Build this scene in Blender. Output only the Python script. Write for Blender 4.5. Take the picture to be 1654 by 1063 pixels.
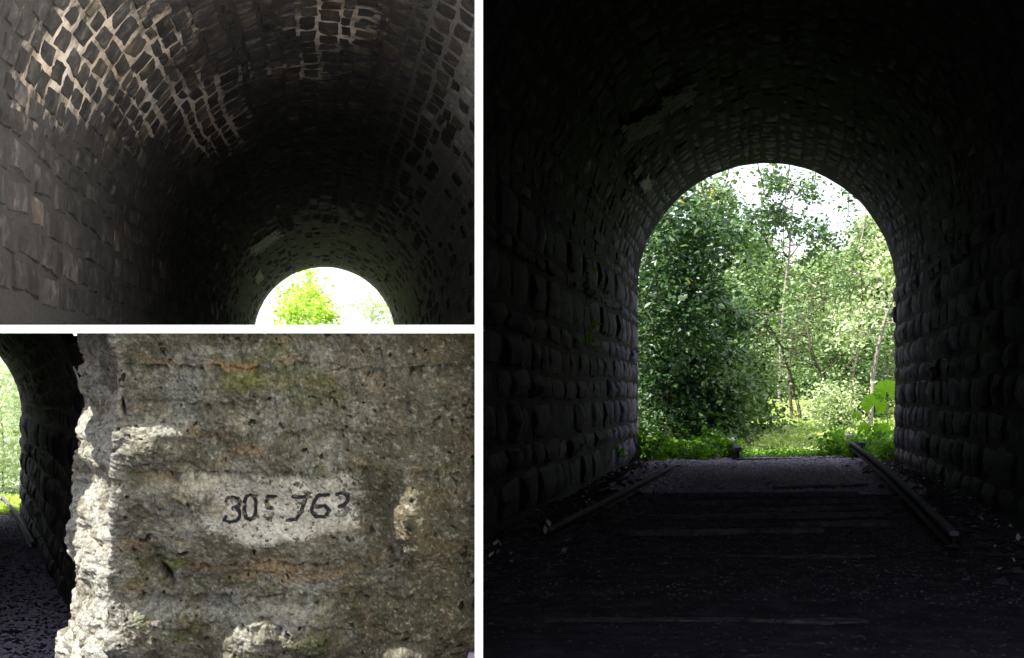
import bpy, math, random
import numpy as np
from mathutils import Vector, Matrix

for o in list(bpy.data.objects):
    bpy.data.objects.remove(o, do_unlink=True)
S = bpy.context.scene
C = S.collection

# ------------------------------------------------------------------ camera
F, EYE, HZ = 2500.0, 1.18, 635.0      # focal length in photo pixels, eye height, horizon row
cam_d = bpy.data.cameras.new('camera')
cam = bpy.data.objects.new('camera', cam_d)
C.objects.link(cam)
cam.location = (0, 0, EYE)
cam.rotation_euler = (math.radians(90), 0, 0)
cam_d.sensor_width = 36
cam_d.lens = 36 * F / 1654
cam_d.shift_y = (HZ - 531.5) / 1654
cam_d.clip_start = 0.05
cam_d.clip_end = 2000
S.camera = cam

# ------------------------------------------------------------------ sky and sun
SUN_EL, SUN_AZ = math.radians(48), math.radians(58)      # azimuth: left of straight behind the camera
sun_dir = Vector((-math.sin(SUN_AZ) * math.cos(SUN_EL), -math.cos(SUN_AZ) * math.cos(SUN_EL), math.sin(SUN_EL)))
W = bpy.data.worlds.new('World')
S.world = W
W.use_nodes = True
wn = W.node_tree
wn.nodes.clear()
wo = wn.nodes.new('ShaderNodeOutputWorld')
wb = wn.nodes.new('ShaderNodeBackground')
sk = wn.nodes.new('ShaderNodeTexSky')
sk.sky_type = 'NISHITA'
sk.sun_disc = False
sk.sun_elevation = SUN_EL
sk.sun_rotation = math.atan2(sun_dir.x, sun_dir.y)
sk.air_density = 1.0
sk.dust_density = 2.0
sk.ozone_density = 1.0
wb.inputs['Strength'].default_value = 0.15
wtc = wn.nodes.new('ShaderNodeTexCoord')
wns = wn.nodes.new('ShaderNodeTexNoise')          # broken veil of bright white cloud over the whole sky
wns.inputs['Scale'].default_value = 2.2
wns.inputs['Detail'].default_value = 7
wn.links.new(wtc.outputs['Generated'], wns.inputs['Vector'])
wmr = wn.nodes.new('ShaderNodeMapRange')
wmr.inputs[1].default_value = 0.36
wmr.inputs[2].default_value = 0.6
wmr.inputs[3].default_value = 0.55
wmr.inputs[4].default_value = 0.95
wn.links.new(wns.outputs[0], wmr.inputs[0])
wmx = wn.nodes.new('ShaderNodeMix')
wmx.data_type = 'RGBA'
wmx.inputs[7].default_value = (4.2, 4.25, 4.4, 1)
wn.links.new(wmr.outputs[0], wmx.inputs[0])
wn.links.new(sk.outputs[0], wmx.inputs[6])
wn.links.new(wmx.outputs[2], wb.inputs[0])
wn.links.new(wb.outputs[0], wo.inputs[0])
sun_l = bpy.data.lights.new('sun', 'SUN')
sun_l.energy = 4.5
sun_l.angle = math.radians(0.5)
sun_l.color = (1.0, 0.95, 0.88)
sun = bpy.data.objects.new('sun', sun_l)
C.objects.link(sun)
sun.location = (-20, -20, 30)
sun.rotation_euler = (-sun_dir).to_track_quat('-Z', 'Y').to_euler()

S.view_settings.view_transform = 'Standard'
S.view_settings.look = 'None'
S.view_settings.gamma = 1
S.view_settings.exposure = 1.5
S.view_settings.use_curve_mapping = False
S.cycles.use_denoising = True
S.cycles.max_bounces = 8
S.cycles.diffuse_bounces = 5
S.cycles.transparent_max_bounces = 4

# ------------------------------------------------------------------ helpers
rs = np.random.RandomState(7)
R = random.Random(11)


def P(u, v, d):
    return np.array([(u - 827) / F * d, d, EYE - (v - HZ) / F * d])


def proj(p):
    p = np.asarray(p)
    return 827 + p[..., 0] / p[..., 1] * F, HZ - (p[..., 2] - EYE) / p[..., 1] * F


_perm = np.random.RandomState(3).permutation(256)
_perm = np.concatenate([_perm, _perm, _perm])
_grad = np.random.RandomState(5).normal(size=(256, 3))
_grad /= np.linalg.norm(_grad, axis=1)[:, None]


def perlin(p):
    p = np.asarray(p, dtype=np.float64)
    i = np.floor(p).astype(np.int64)
    f = p - i
    i &= 255
    w = f * f * f * (f * (f * 6 - 15) + 10)
    out = 0
    for dx in (0, 1):
        for dy in (0, 1):
            for dz in (0, 1):
                h = _perm[_perm[_perm[(i[..., 0] + dx) & 255] + ((i[..., 1] + dy) & 255)] + ((i[..., 2] + dz) & 255)]
                g = _grad[h]
                dot = g[..., 0] * (f[..., 0] - dx) + g[..., 1] * (f[..., 1] - dy) + g[..., 2] * (f[..., 2] - dz)
                wt = (w[..., 0] if dx else 1 - w[..., 0]) * (w[..., 1] if dy else 1 - w[..., 1]) * (w[..., 2] if dz else 1 - w[..., 2])
                out = out + dot * wt
    return out


def fbm(p, octv=4, ridged=False, gain=0.5):
    p = np.asarray(p, dtype=np.float64)
    a, s, t = 1.0, 0.0, 0.0
    for k in range(octv):
        n = perlin(p + 17.3 * k)
        if ridged:
            n = 0.5 - np.abs(n) * 1.6
        s = s + a * n
        t += a
        a *= gain
        p = p * 2.03
    return s / t * 1.6


def sstep(a, b, x):
    t = np.clip((np.asarray(x, dtype=float) - a) / (b - a), 0, 1)
    return t * t * (3 - 2 * t)


def fast_mesh(name, V, Fs, smooth=False, attrs=None):
    V = np.asarray(V, dtype=np.float32)
    Fs = np.asarray(Fs, dtype=np.int32)
    me = bpy.data.meshes.new(name)
    me.vertices.add(len(V))
    me.vertices.foreach_set('co', V.ravel())
    k = Fs.shape[1]
    me.loops.add(Fs.size)
    me.loops.foreach_set('vertex_index', Fs.ravel())
    me.polygons.add(len(Fs))
    me.polygons.foreach_set('loop_start', np.arange(0, Fs.size, k, dtype=np.int32))
    me.update(calc_edges=True)
    me.polygons.foreach_set('use_smooth', np.full(len(Fs), bool(smooth)))
    for an, av in (attrs or {}).items():
        av = np.asarray(av, dtype=np.float32)
        if av.ndim == 1:
            at = me.attributes.new(an, 'FLOAT', 'POINT')
            at.data.foreach_set('value', av)
        else:
            at = me.attributes.new(an, 'FLOAT_COLOR', 'POINT')
            if av.shape[1] == 3:
                av = np.concatenate([av, np.ones((len(av), 1), np.float32)], 1)
            at.data.foreach_set('color', av.ravel())
    return me


def link(name, me, mat=None, parent=None):
    o = bpy.data.objects.new(name, me)
    C.objects.link(o)
    if mat is not None and len(me.materials) == 0:
        me.materials.append(mat)
    if parent is not None:
        o.parent = parent
    return o


def tag(o, label=None, cat=None, group=None, kind=None):
    if label:
        o['label'] = label
    if cat:
        o['category'] = cat
    if group:
        o['group'] = group
    if kind:
        o['kind'] = kind
    return o


def thing(name, label, cat, loc=(0, 0, 0), rotz=0.0, group=None):
    o = bpy.data.objects.new(name, None)
    C.objects.link(o)
    o.location = loc
    o.rotation_euler = (0, 0, rotz)
    o.empty_display_size = 0.2
    return tag(o, label, cat, group)


def grid_faces(n, m):
    """quads of an n x m vertex grid, row-major"""
    i, j = np.meshgrid(np.arange(n - 1), np.arange(m - 1), indexing='ij')
    a = (i * m + j).ravel()
    return np.stack([a, a + 1, a + m + 1, a + m], 1)


def box_mesh(name, x0, x1, y0, y1, z0, z1):
    V = [(x, y, z) for x in (x0, x1) for y in (y0, y1) for z in (z0, z1)]
    Fq = [(0, 1, 3, 2), (4, 6, 7, 5), (0, 4, 5, 1), (2, 3, 7, 6), (0, 2, 6, 4), (1, 5, 7, 3)]
    return fast_mesh(name, V, Fq)


# ------------------------------------------------------------------ materials
def new_mat(name):
    m = bpy.data.materials.new(name)
    m.use_nodes = True
    nt = m.node_tree
    nt.nodes.clear()
    out = nt.nodes.new('ShaderNodeOutputMaterial')
    b = nt.nodes.new('ShaderNodeBsdfPrincipled')
    nt.links.new(b.outputs[0], out.inputs[0])
    return m, nt, b, out


def ramp(nt, fac, stops):
    r = nt.nodes.new('ShaderNodeValToRGB')
    el = r.color_ramp.elements
    while len(el) < len(stops):
        el.new(0.5)
    for e, (p, c) in zip(el, stops):
        e.position = p
        e.color = (*c, 1)
    nt.links.new(fac, r.inputs[0])
    return r.outputs[0]


def noise(nt, scale, detail=6, rough=0.6, coord='Object'):
    tc = nt.nodes.new('ShaderNodeTexCoord')
    n = nt.nodes.new('ShaderNodeTexNoise')
    n.inputs['Scale'].default_value = scale
    n.inputs['Detail'].default_value = detail
    n.inputs['Roughness'].default_value = rough
    nt.links.new(tc.outputs[coord], n.inputs['Vector'])
    return n


def geo_noise(nt, scale, detail=6, rough=0.6):
    g = nt.nodes.new('ShaderNodeNewGeometry')
    n = nt.nodes.new('ShaderNodeTexNoise')
    n.inputs['Scale'].default_value = scale
    n.inputs['Detail'].default_value = detail
    n.inputs['Roughness'].default_value = rough
    nt.links.new(g.outputs['Position'], n.inputs['Vector'])
    return n


def bump(nt, b, height, strength, dist):
    bp = nt.nodes.new('ShaderNodeBump')
    bp.inputs['Strength'].default_value = strength
    bp.inputs['Distance'].default_value = dist
    nt.links.new(height, bp.inputs['Height'])
    nt.links.new(bp.outputs[0], b.inputs['Normal'])


def mix(nt, fac, a, c, typ='MIX'):
    m = nt.nodes.new('ShaderNodeMix')
    m.data_type = 'RGBA'
    m.blend_type = typ
    for sock, val in ((m.inputs[0], fac), (m.inputs[6], a), (m.inputs[7], c)):
        if isinstance(val, (int, float)):
            sock.default_value = val
        elif isinstance(val, tuple):
            sock.default_value = (*val, 1)
        else:
            nt.links.new(val, sock)
    return m.outputs[2]


def rough_mat(name, stops, scale, rough=0.9, bs=0.6, bd=0.02, bscale=None, vary=0.0, spec=0.25):
    m, nt, b, out = new_mat(name)
    n = geo_noise(nt, scale, 8, 0.65)
    col = ramp(nt, n.outputs[0], stops)
    if vary:
        oi = nt.nodes.new('ShaderNodeObjectInfo')
        mr = nt.nodes.new('ShaderNodeMapRange')
        mr.inputs[3].default_value = 1 - vary
        mr.inputs[4].default_value = 1 + vary
        nt.links.new(oi.outputs['Random'], mr.inputs[0])
        vm = nt.nodes.new('ShaderNodeVectorMath')
        vm.operation = 'SCALE'
        nt.links.new(col, vm.inputs[0])
        nt.links.new(mr.outputs[0], vm.inputs['Scale'])
        col = vm.outputs[0]
    nt.links.new(col, b.inputs['Base Color'])
    b.inputs['Roughness'].default_value = rough
    b.inputs['Specular IOR Level'].default_value = spec
    n2 = geo_noise(nt, bscale or scale * 6, 8, 0.7)
    bump(nt, b, n2.outputs[0], bs, bd)
    return m


def leaf_mat(name, c_dark, c_light, rough=0.4, trans=0.35, yellow=0.0, through=(1.25, 1.4, 0.6)):
    m, nt, b, out = new_mat(name)
    at = nt.nodes.new('ShaderNodeAttribute')
    at.attribute_name = 'tint'
    stops = [(0.0, c_dark), (0.8, c_light)]
    if yellow:
        stops += [(1.0 - yellow, c_light), (1.0 - yellow + 0.005, (0.42, 0.36, 0.05))]
    col = ramp(nt, at.outputs['Fac'], stops)
    nt.links.new(col, b.inputs['Base Color'])
    b.inputs['Roughness'].default_value = rough
    b.inputs['Specular IOR Level'].default_value = 0.5
    tr = nt.nodes.new('ShaderNodeBsdfTranslucent')
    tc = mix(nt, 1.0, col, through, 'MULTIPLY')
    nt.links.new(tc, tr.inputs[0])
    ms = nt.nodes.new('ShaderNodeMixShader')
    ms.inputs[0].default_value = trans
    nt.links.new(b.outputs[0], ms.inputs[1])
    nt.links.new(tr.outputs[0], ms.inputs[2])
    nt.links.new(ms.outputs[0], out.inputs[0])
    return m


M = {}
M['white'] = rough_mat('white_paint', [(0.3, (0.86, 0.86, 0.86)), (0.7, (0.9, 0.9, 0.9))], 3, 0.9, 0.02, 0.001)
M['bouncestone'] = rough_mat('pale_bounce_stone', [(0.3, (0.62, 0.6, 0.57)), (0.7, (0.74, 0.72, 0.68))], 2, 0.9)  # kept pale so the unseen slab top bounces sun into the vault
M['soot'] = rough_mat('sooty_stone', [(0.25, (0.026, 0.024, 0.024)), (0.52, (0.058, 0.053, 0.051)), (0.78, (0.2, 0.18, 0.17))], 5.5, 0.85, 0.9, 0.03, 14, 0.3)
M['brownstone'] = rough_mat('brown_sooty_stone', [(0.25, (0.04, 0.035, 0.03)), (0.55, (0.1, 0.085, 0.07)), (0.75, (0.3, 0.24, 0.18))], 6, 0.85, 0.9, 0.03, 16, 0.3)
M['greystone'] = rough_mat('dusty_grey_stone', [(0.25, (0.02, 0.019, 0.018)), (0.52, (0.047, 0.045, 0.042)), (0.78, (0.14, 0.132, 0.122))], 4.5, 0.9, 1.0, 0.04, 13, 0.2)
M['lit_palestone'] = rough_mat('pale_dusty_lit_stone', [(0.25, (0.15, 0.145, 0.138)), (0.55, (0.34, 0.325, 0.31)), (0.78, (0.5, 0.48, 0.45))], 4.5, 0.9, 1.0, 0.04, 13, 0.2)  # dusty tone with extra brightness of right wall and portal put into the colour
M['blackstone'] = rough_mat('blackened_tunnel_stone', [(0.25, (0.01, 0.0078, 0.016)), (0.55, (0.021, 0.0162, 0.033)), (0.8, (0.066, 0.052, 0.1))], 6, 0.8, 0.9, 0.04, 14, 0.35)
M['lit_jambstone'] = rough_mat('lit_jamb_block', [(0.25, (0.07, 0.06, 0.09)), (0.5, (0.18, 0.158, 0.225)), (0.78, (0.46, 0.42, 0.56))], 6, 0.85, 1.0, 0.05, 12, 0.3)  # daylight on the blocks near the mouths put into their colour
M['blackmortar'] = rough_mat('blackened_mortar', [(0.3, (0.004, 0.004, 0.005)), (0.75, (0.016, 0.0155, 0.02))], 8, 0.9, 0.8, 0.02)
M['limewash'] = rough_mat('limewash', [(0.3, (0.2, 0.19, 0.17)), (0.5, (0.42, 0.41, 0.37)), (0.7, (0.6, 0.58, 0.52))], 7, 0.95, 0.5, 0.02)
M['limewash_bright'] = rough_mat('bright_limewash', [(0.3, (0.72, 0.7, 0.64)), (0.7, (0.9, 0.88, 0.83))], 7, 0.95, 0.5, 0.02)
M['rust'] = rough_mat('rusted_rail_steel', [(0.3, (0.014, 0.012, 0.014)), (0.7, (0.045, 0.04, 0.045))], 14, 0.85, 0.6, 0.008, spec=0.06)
M['railtop'] = rough_mat('worn_rail_steel', [(0.3, (0.07, 0.063, 0.082)), (0.7, (0.2, 0.18, 0.23))], 14, 0.8, 0.6, 0.006, spec=0.06)
M['wood'] = rough_mat('old_sleeper_wood', [(0.3, (0.05, 0.044, 0.054)), (0.7, (0.2, 0.18, 0.21))], 9, 0.9, 1.0, 0.03)
M['pebble'] = rough_mat('grey_ballast', [(0.3, (0.2, 0.18, 0.25)), (0.68, (0.62, 0.57, 0.74))], 9, 0.75, 0.6, 0.01)
M['midpebble'] = rough_mat('brown_grit', [(0.3, (0.03, 0.028, 0.03)), (0.68, (0.09, 0.085, 0.092)), (0.8, (0.2, 0.19, 0.2))], 6, 0.9, 0.6, 0.01, spec=0.1)
M['bluepebble'] = rough_mat('blue_grey_grit', [(0.3, (0.06, 0.054, 0.075)), (0.68, (0.2, 0.18, 0.25)), (0.8, (0.4, 0.37, 0.46))], 6, 0.9, 0.6, 0.01, spec=0.1)
M['darkpebble'] = rough_mat('dark_grit', [(0.3, (0.024, 0.022, 0.029)), (0.64, (0.07, 0.064, 0.084)), (0.76, (0.26, 0.24, 0.3))], 6, 0.9, 0.6, 0.01, spec=0.1)
M['bark'] = rough_mat('pale_bark', [(0.3, (0.16, 0.14, 0.12)), (0.7, (0.42, 0.38, 0.34))], 9, 0.9, 0.6, 0.02)
M['darkbark'] = rough_mat('dark_bark', [(0.3, (0.04, 0.032, 0.026)), (0.7, (0.12, 0.1, 0.08))], 9, 0.9, 0.6, 0.02)
M['leaf_glossy'] = leaf_mat('glossy_dark_leaf', (0.012, 0.035, 0.016), (0.075, 0.16, 0.05), 0.4, 0.25, 0.015)
M['leaf_mid'] = leaf_mat('mid_green_leaf', (0.03, 0.07, 0.025), (0.22, 0.33, 0.13), 0.34, 0.28)
M['leaf_bright'] = leaf_mat('bright_green_leaf', (0.11, 0.18, 0.07), (0.6, 0.68, 0.42), 0.36, 0.3)
M['leaf_lime'] = leaf_mat('overexposed_lime_leaf', (0.26, 0.38, 0.06), (0.6, 0.7, 0.22), 0.5, 0.5)  # lime raised towards white, overexposure put into the leaf colour
M['leaf_pale'] = leaf_mat('overexposed_mint_leaf', (0.45, 0.56, 0.38), (0.8, 0.86, 0.66), 0.5, 0.5, 0.0, (1.1, 1.12, 0.95))  # leaves paled so that overexposed daylight sits in their colour
M['herb'] = leaf_mat('fresh_herb_leaf', (0.06, 0.16, 0.012), (0.18, 0.36, 0.03), 0.45, 0.45)
M['grass'] = leaf_mat('sunny_grass', (0.25, 0.36, 0.1), (0.66, 0.72, 0.36), 0.5, 0.45)
M['fan'] = leaf_mat('big_fan_leaf', (0.22, 0.4, 0.03), (0.3, 0.5, 0.06), 0.45, 0.5)
M['litter'] = leaf_mat('dry_litter', (0.05, 0.04, 0.045), (0.55, 0.53, 0.56), 0.6, 0.0)


def ground_material():
    m, nt, b, out = new_mat('dark_earth_and_gravel')
    n = geo_noise(nt, 3.0, 9, 0.7)
    c1 = ramp(nt, n.outputs[0], [(0.25, (0.024, 0.022, 0.031)), (0.5, (0.056, 0.05, 0.07)), (0.75, (0.14, 0.128, 0.175))])
    at = nt.nodes.new('ShaderNodeAttribute')
    at.attribute_name = 'green'
    n2 = geo_noise(nt, 5.0, 6, 0.6)
    c2 = ramp(nt, n2.outputs[0], [(0.3, (0.05, 0.09, 0.02)), (0.7, (0.16, 0.22, 0.06))])
    nt.links.new(mix(nt, at.outputs['Fac'], c1, c2), b.inputs['Base Color'])
    b.inputs['Roughness'].default_value = 0.95
    b.inputs['Specular IOR Level'].default_value = 0.15
    n3 = geo_noise(nt, 26, 8, 0.75)
    bump(nt, b, n3.outputs[0], 0.9, 0.03)
    return m


def attr_color_mat(name, attr, scale=40, rough=0.95, bs=0.7, bd=0.01, lo=0.65, hi=1.35, bscale=60):
    m, nt, b, out = new_mat(name)
    at = nt.nodes.new('ShaderNodeAttribute')
    at.attribute_name = attr
    n = geo_noise(nt, scale, 8, 0.7)
    f = ramp(nt, n.outputs[0], [(0.3, (lo,) * 3), (0.7, (hi,) * 3)])
    nt.links.new(mix(nt, 1.0, at.outputs['Color'], f, 'MULTIPLY'), b.inputs['Base Color'])
    b.inputs['Roughness'].default_value = rough
    b.inputs['Specular IOR Level'].default_value = 0.2
    n2 = geo_noise(nt, bscale, 8, 0.75)
    bump(nt, b, n2.outputs[0], bs, bd)
    return m


M['ground'] = ground_material()
M['rock'] = attr_color_mat('weathered_limestone', 'rockcol', 60, 0.95, 1.0, 0.012, 0.45, 1.5, 90)


def mortar_material():
    m = attr_color_mat('patchy_lime_mortar', 'mortarcol', 22, 0.95, 0.8, 0.02, 0.6, 1.4, 40)
    nt = m.node_tree
    b = next(n for n in nt.nodes if n.type == 'BSDF_PRINCIPLED')
    base = b.inputs['Base Color'].links[0].from_socket
    at = nt.nodes.new('ShaderNodeAttribute')
    at.attribute_name = 'pale'
    n = geo_noise(nt, 3.5, 9, 0.72)
    ad = nt.nodes.new('ShaderNodeMath')
    ad.operation = 'ADD'
    nt.links.new(at.outputs['Fac'], ad.inputs[0])
    nt.links.new(n.outputs[0], ad.inputs[1])
    mr = nt.nodes.new('ShaderNodeMapRange')
    mr.inputs[1].default_value = 0.83
    mr.inputs[2].default_value = 1.08
    nt.links.new(ad.outputs[0], mr.inputs[0])
    n2 = geo_noise(nt, 1.3, 5, 0.6)
    lime = ramp(nt, n2.outputs[0], [(0.35, (0.7, 0.56, 0.42)), (0.6, (0.8, 0.72, 0.64))])
    nt.links.new(mix(nt, mr.outputs[0], base, lime), b.inputs['Base Color'])
    return m


M['mortar'] = mortar_material()

# ------------------------------------------------------------------ ground: one sheet to the horizon
DEP = -1.78          # floor of the left passage below the camera's floor


def ground_z(x, y):
    xb = -0.17 - 0.0214 * (y - 4.5)
    dep = sstep(4.6, 5.8, y) * sstep(0.0, 0.4, xb - x) * DEP
    p = np.stack([x * 0.35, y * 0.35, 0 * x], -1)
    n = fbm(p, 3) * 0.05 + fbm(p * 6, 3) * 0.02
    rise = sstep(29, 50, y) * sstep(-2, 2, x) * 1.05
    return dep + n - 0.03 + rise


def build_ground():
    xs = np.concatenate([-np.geomspace(400, 24, 18), np.arange(-23.8, 16, 0.2), np.geomspace(16.2, 400, 18)])
    ys = np.concatenate([-np.geomspace(300, 4, 14), np.arange(-3.5, 62, 0.2), np.geomspace(62.5, 900, 22)])
    X, Y = np.meshgrid(xs, ys, indexing='ij')
    Z = ground_z(X, Y)
    green = sstep(-0.25, 0.35, fbm(np.stack([X * 0.5, Y * 0.5, 0 * X], -1), 3) + (Y - 31.5 - (X < -4) * 6.5) * 0.35)
    green = np.maximum(green, sstep(2.0, -2.0, Y) * 0.6)
    green = green * (1 - sstep(44, 48, Y) * sstep(-1.5, -2.5, X) * sstep(-13, -11, X))
    me = fast_mesh('ground', np.stack([X, Y, Z], -1).reshape(-1, 3), grid_faces(len(xs), len(ys))[:, ::-1], True,
                   {'green': green.ravel()})
    tag(link('ground', me, M['ground']), kind='structure')


build_ground()

# ------------------------------------------------------------------ added dividers that make the white gaps between the three views
U_DIV = 773.5
AX_DIV = (U_DIV - 827) / F


def build_dividers():
    t = thing('gap_divider', 'added thin upright divider with a white front edge, gap between left and right views',
              'divider', (AX_DIV * 4.5, 4.5, 0))
    hw = 13.0 / F * 4.5 / 2
    ang = math.atan(AX_DIV)

    def place(o):
        o.rotation_euler = (0, 0, -ang)

    a = link('divider_body', box_mesh('divider_body', -hw, hw, 0.03, 9.3, -0.3, 5.9), M['bouncestone'], t)  # unseen height added to keep sun out of the right tunnel
    place(a)
    b = link('white_edge', box_mesh('white_edge', -hw, hw, 0.0, 0.03, -0.3, 5.9), M['white'], t)
    place(b)
    # added sloping slab: white gap between upper tunnel and rock views
    k = (HZ - 531.5) / F
    th = 13.0 / F * 6.5
    poly = [(-2.3, 6.53), (-2.5, 9.0), (-4.4, 10.3), (-5.6, 20.0), (-0.3, 20.0), (-0.157, 6.53)]
    V, n = [], len(poly)
    for s in (1, -1):
        for x, y in poly:
            V.append((x, y, EYE + k * y + s * th / 2))
    me = bpy.data.meshes.new('slab_body')
    faces = [list(range(n))[::-1], list(range(n, 2 * n))] + [[i, (i + 1) % n, n + (i + 1) % n, n + i] for i in range(n)]
    me.from_pydata(V, [], faces)
    sl = thing('gap_slab', 'added thin slab with a white front edge, gap between upper tunnel and numbered rock',
               'slab', (0, 0, 0))
    link('slab_body', me, M['bouncestone'], sl)
    zc = EYE + k * 6.5
    link('white_edge', box_mesh('white_edge', -2.3, -0.155, 6.5, 6.53, zc - th / 2, zc + th / 2), M['white'], sl)


build_dividers()

# ------------------------------------------------------------------ masonry tunnels


def stone_templates(n, bulge, seed, nx=6, ny=5):
    rr = np.random.RandomState(seed)
    out = []
    for k in range(n):
        gx = np.concatenate([[-0.5], np.linspace(-0.4, 0.4, nx - 2), [0.5]])
        gy = np.concatenate([[-0.5], np.linspace(-0.38, 0.38, ny - 2), [0.5]])
        X, Y = np.meshgrid(gx, gy, indexing='ij')
        edge = np.zeros_like(X, bool)
        edge[0, :] = edge[-1, :] = edge[:, 0] = edge[:, -1] = True
        X = X + rr.uniform(-0.045, 0.045, X.shape)
        Y = Y + rr.uniform(-0.05, 0.05, X.shape)
        # knock the corners off
        for ci, cj in ((0, 0), (0, -1), (-1, 0), (-1, -1)):
            f = rr.uniform(0.82, 0.97)
            X[ci, cj] *= f
            Y[ci, cj] *= f
        dome = 1 - bulge * ((X / 0.5) ** 2 + (Y / 0.5) ** 2) * 0.5
        Z = np.where(edge, 0.0, dome * rr.uniform(0.72, 1.08, X.shape))
        out.append((np.stack([X, Y, Z], -1).reshape(-1, 3), grid_faces(nx, ny)[:, ::-1]))
    return out


TPL_FLAT = stone_templates(8, 0.35, 21)
TPL_BULGE = stone_templates(10, 0.7, 22)


class Tunnel:
    def __init__(self, Rad, hw, origin, ang):
        self.R, self.hw = Rad, hw
        self.O = np.array(origin, float)
        self.a = np.array([math.sin(ang), math.cos(ang), 0])      # along the tunnel
        self.l = np.array([math.cos(ang), -math.sin(ang), 0])     # to the right
        self.ang = ang
        self.total = 2 * hw + math.pi * Rad

    def section(self, c):
        """c: arc position from the left floor; returns X, Z, tangent, inward normal"""
        c = np.asarray(c, float)
        Rd, hw = self.R, self.hw
        ph = np.clip((c - hw) / Rd, 0, math.pi)
        X = -Rd * np.cos(ph)
        Z = hw + Rd * np.sin(ph) + np.minimum(c - hw, 0) - np.maximum(c - hw - math.pi * Rd, 0)
        tx, tz = np.sin(ph), np.cos(ph)
        return X, Z, tx, tz, np.cos(ph), -np.sin(ph)

    def world(self, c, t, inset=0.0):
        X, Z, tx, tz, nx, nz = self.section(c)
        X = X + nx * inset
        Z = Z + nz * inset
        t = np.asarray(t, float)
        return self.O + t[..., None] * self.a + X[..., None] * self.l + np.stack([0 * Z, 0 * Z, Z], -1)

    def local(self, w):
        q = np.asarray(w) - self.O
        return np.stack([q @ self.l, q @ self.a, q[..., 2]], -1)

    def hit(self, u, v, inset):
        """where the ray of pixel (u, v) meets the vault, as a world point"""
        d = P(u, v, 1.0) - np.array([0, 0, EYE])
        o = np.array([0, 0, EYE]) - self.O
        ox, oz, dx, dz = o @ self.l, o[2] - self.hw, d @ self.l, d[2]
        r = self.R - inset
        A, B, Cc = dx * dx + dz * dz, 2 * (ox * dx + oz * dz), ox * ox + oz * oz - r * r
        s = (-B + math.sqrt(max(B * B - 4 * A * Cc, 0))) / (2 * A)
        if (oz + s * dz) < 0:                                   # on the upright wall
            s = ((r if dx > 0 else -r) - ox) / dx
        return np.array([0, 0, EYE]) + d * s


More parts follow.
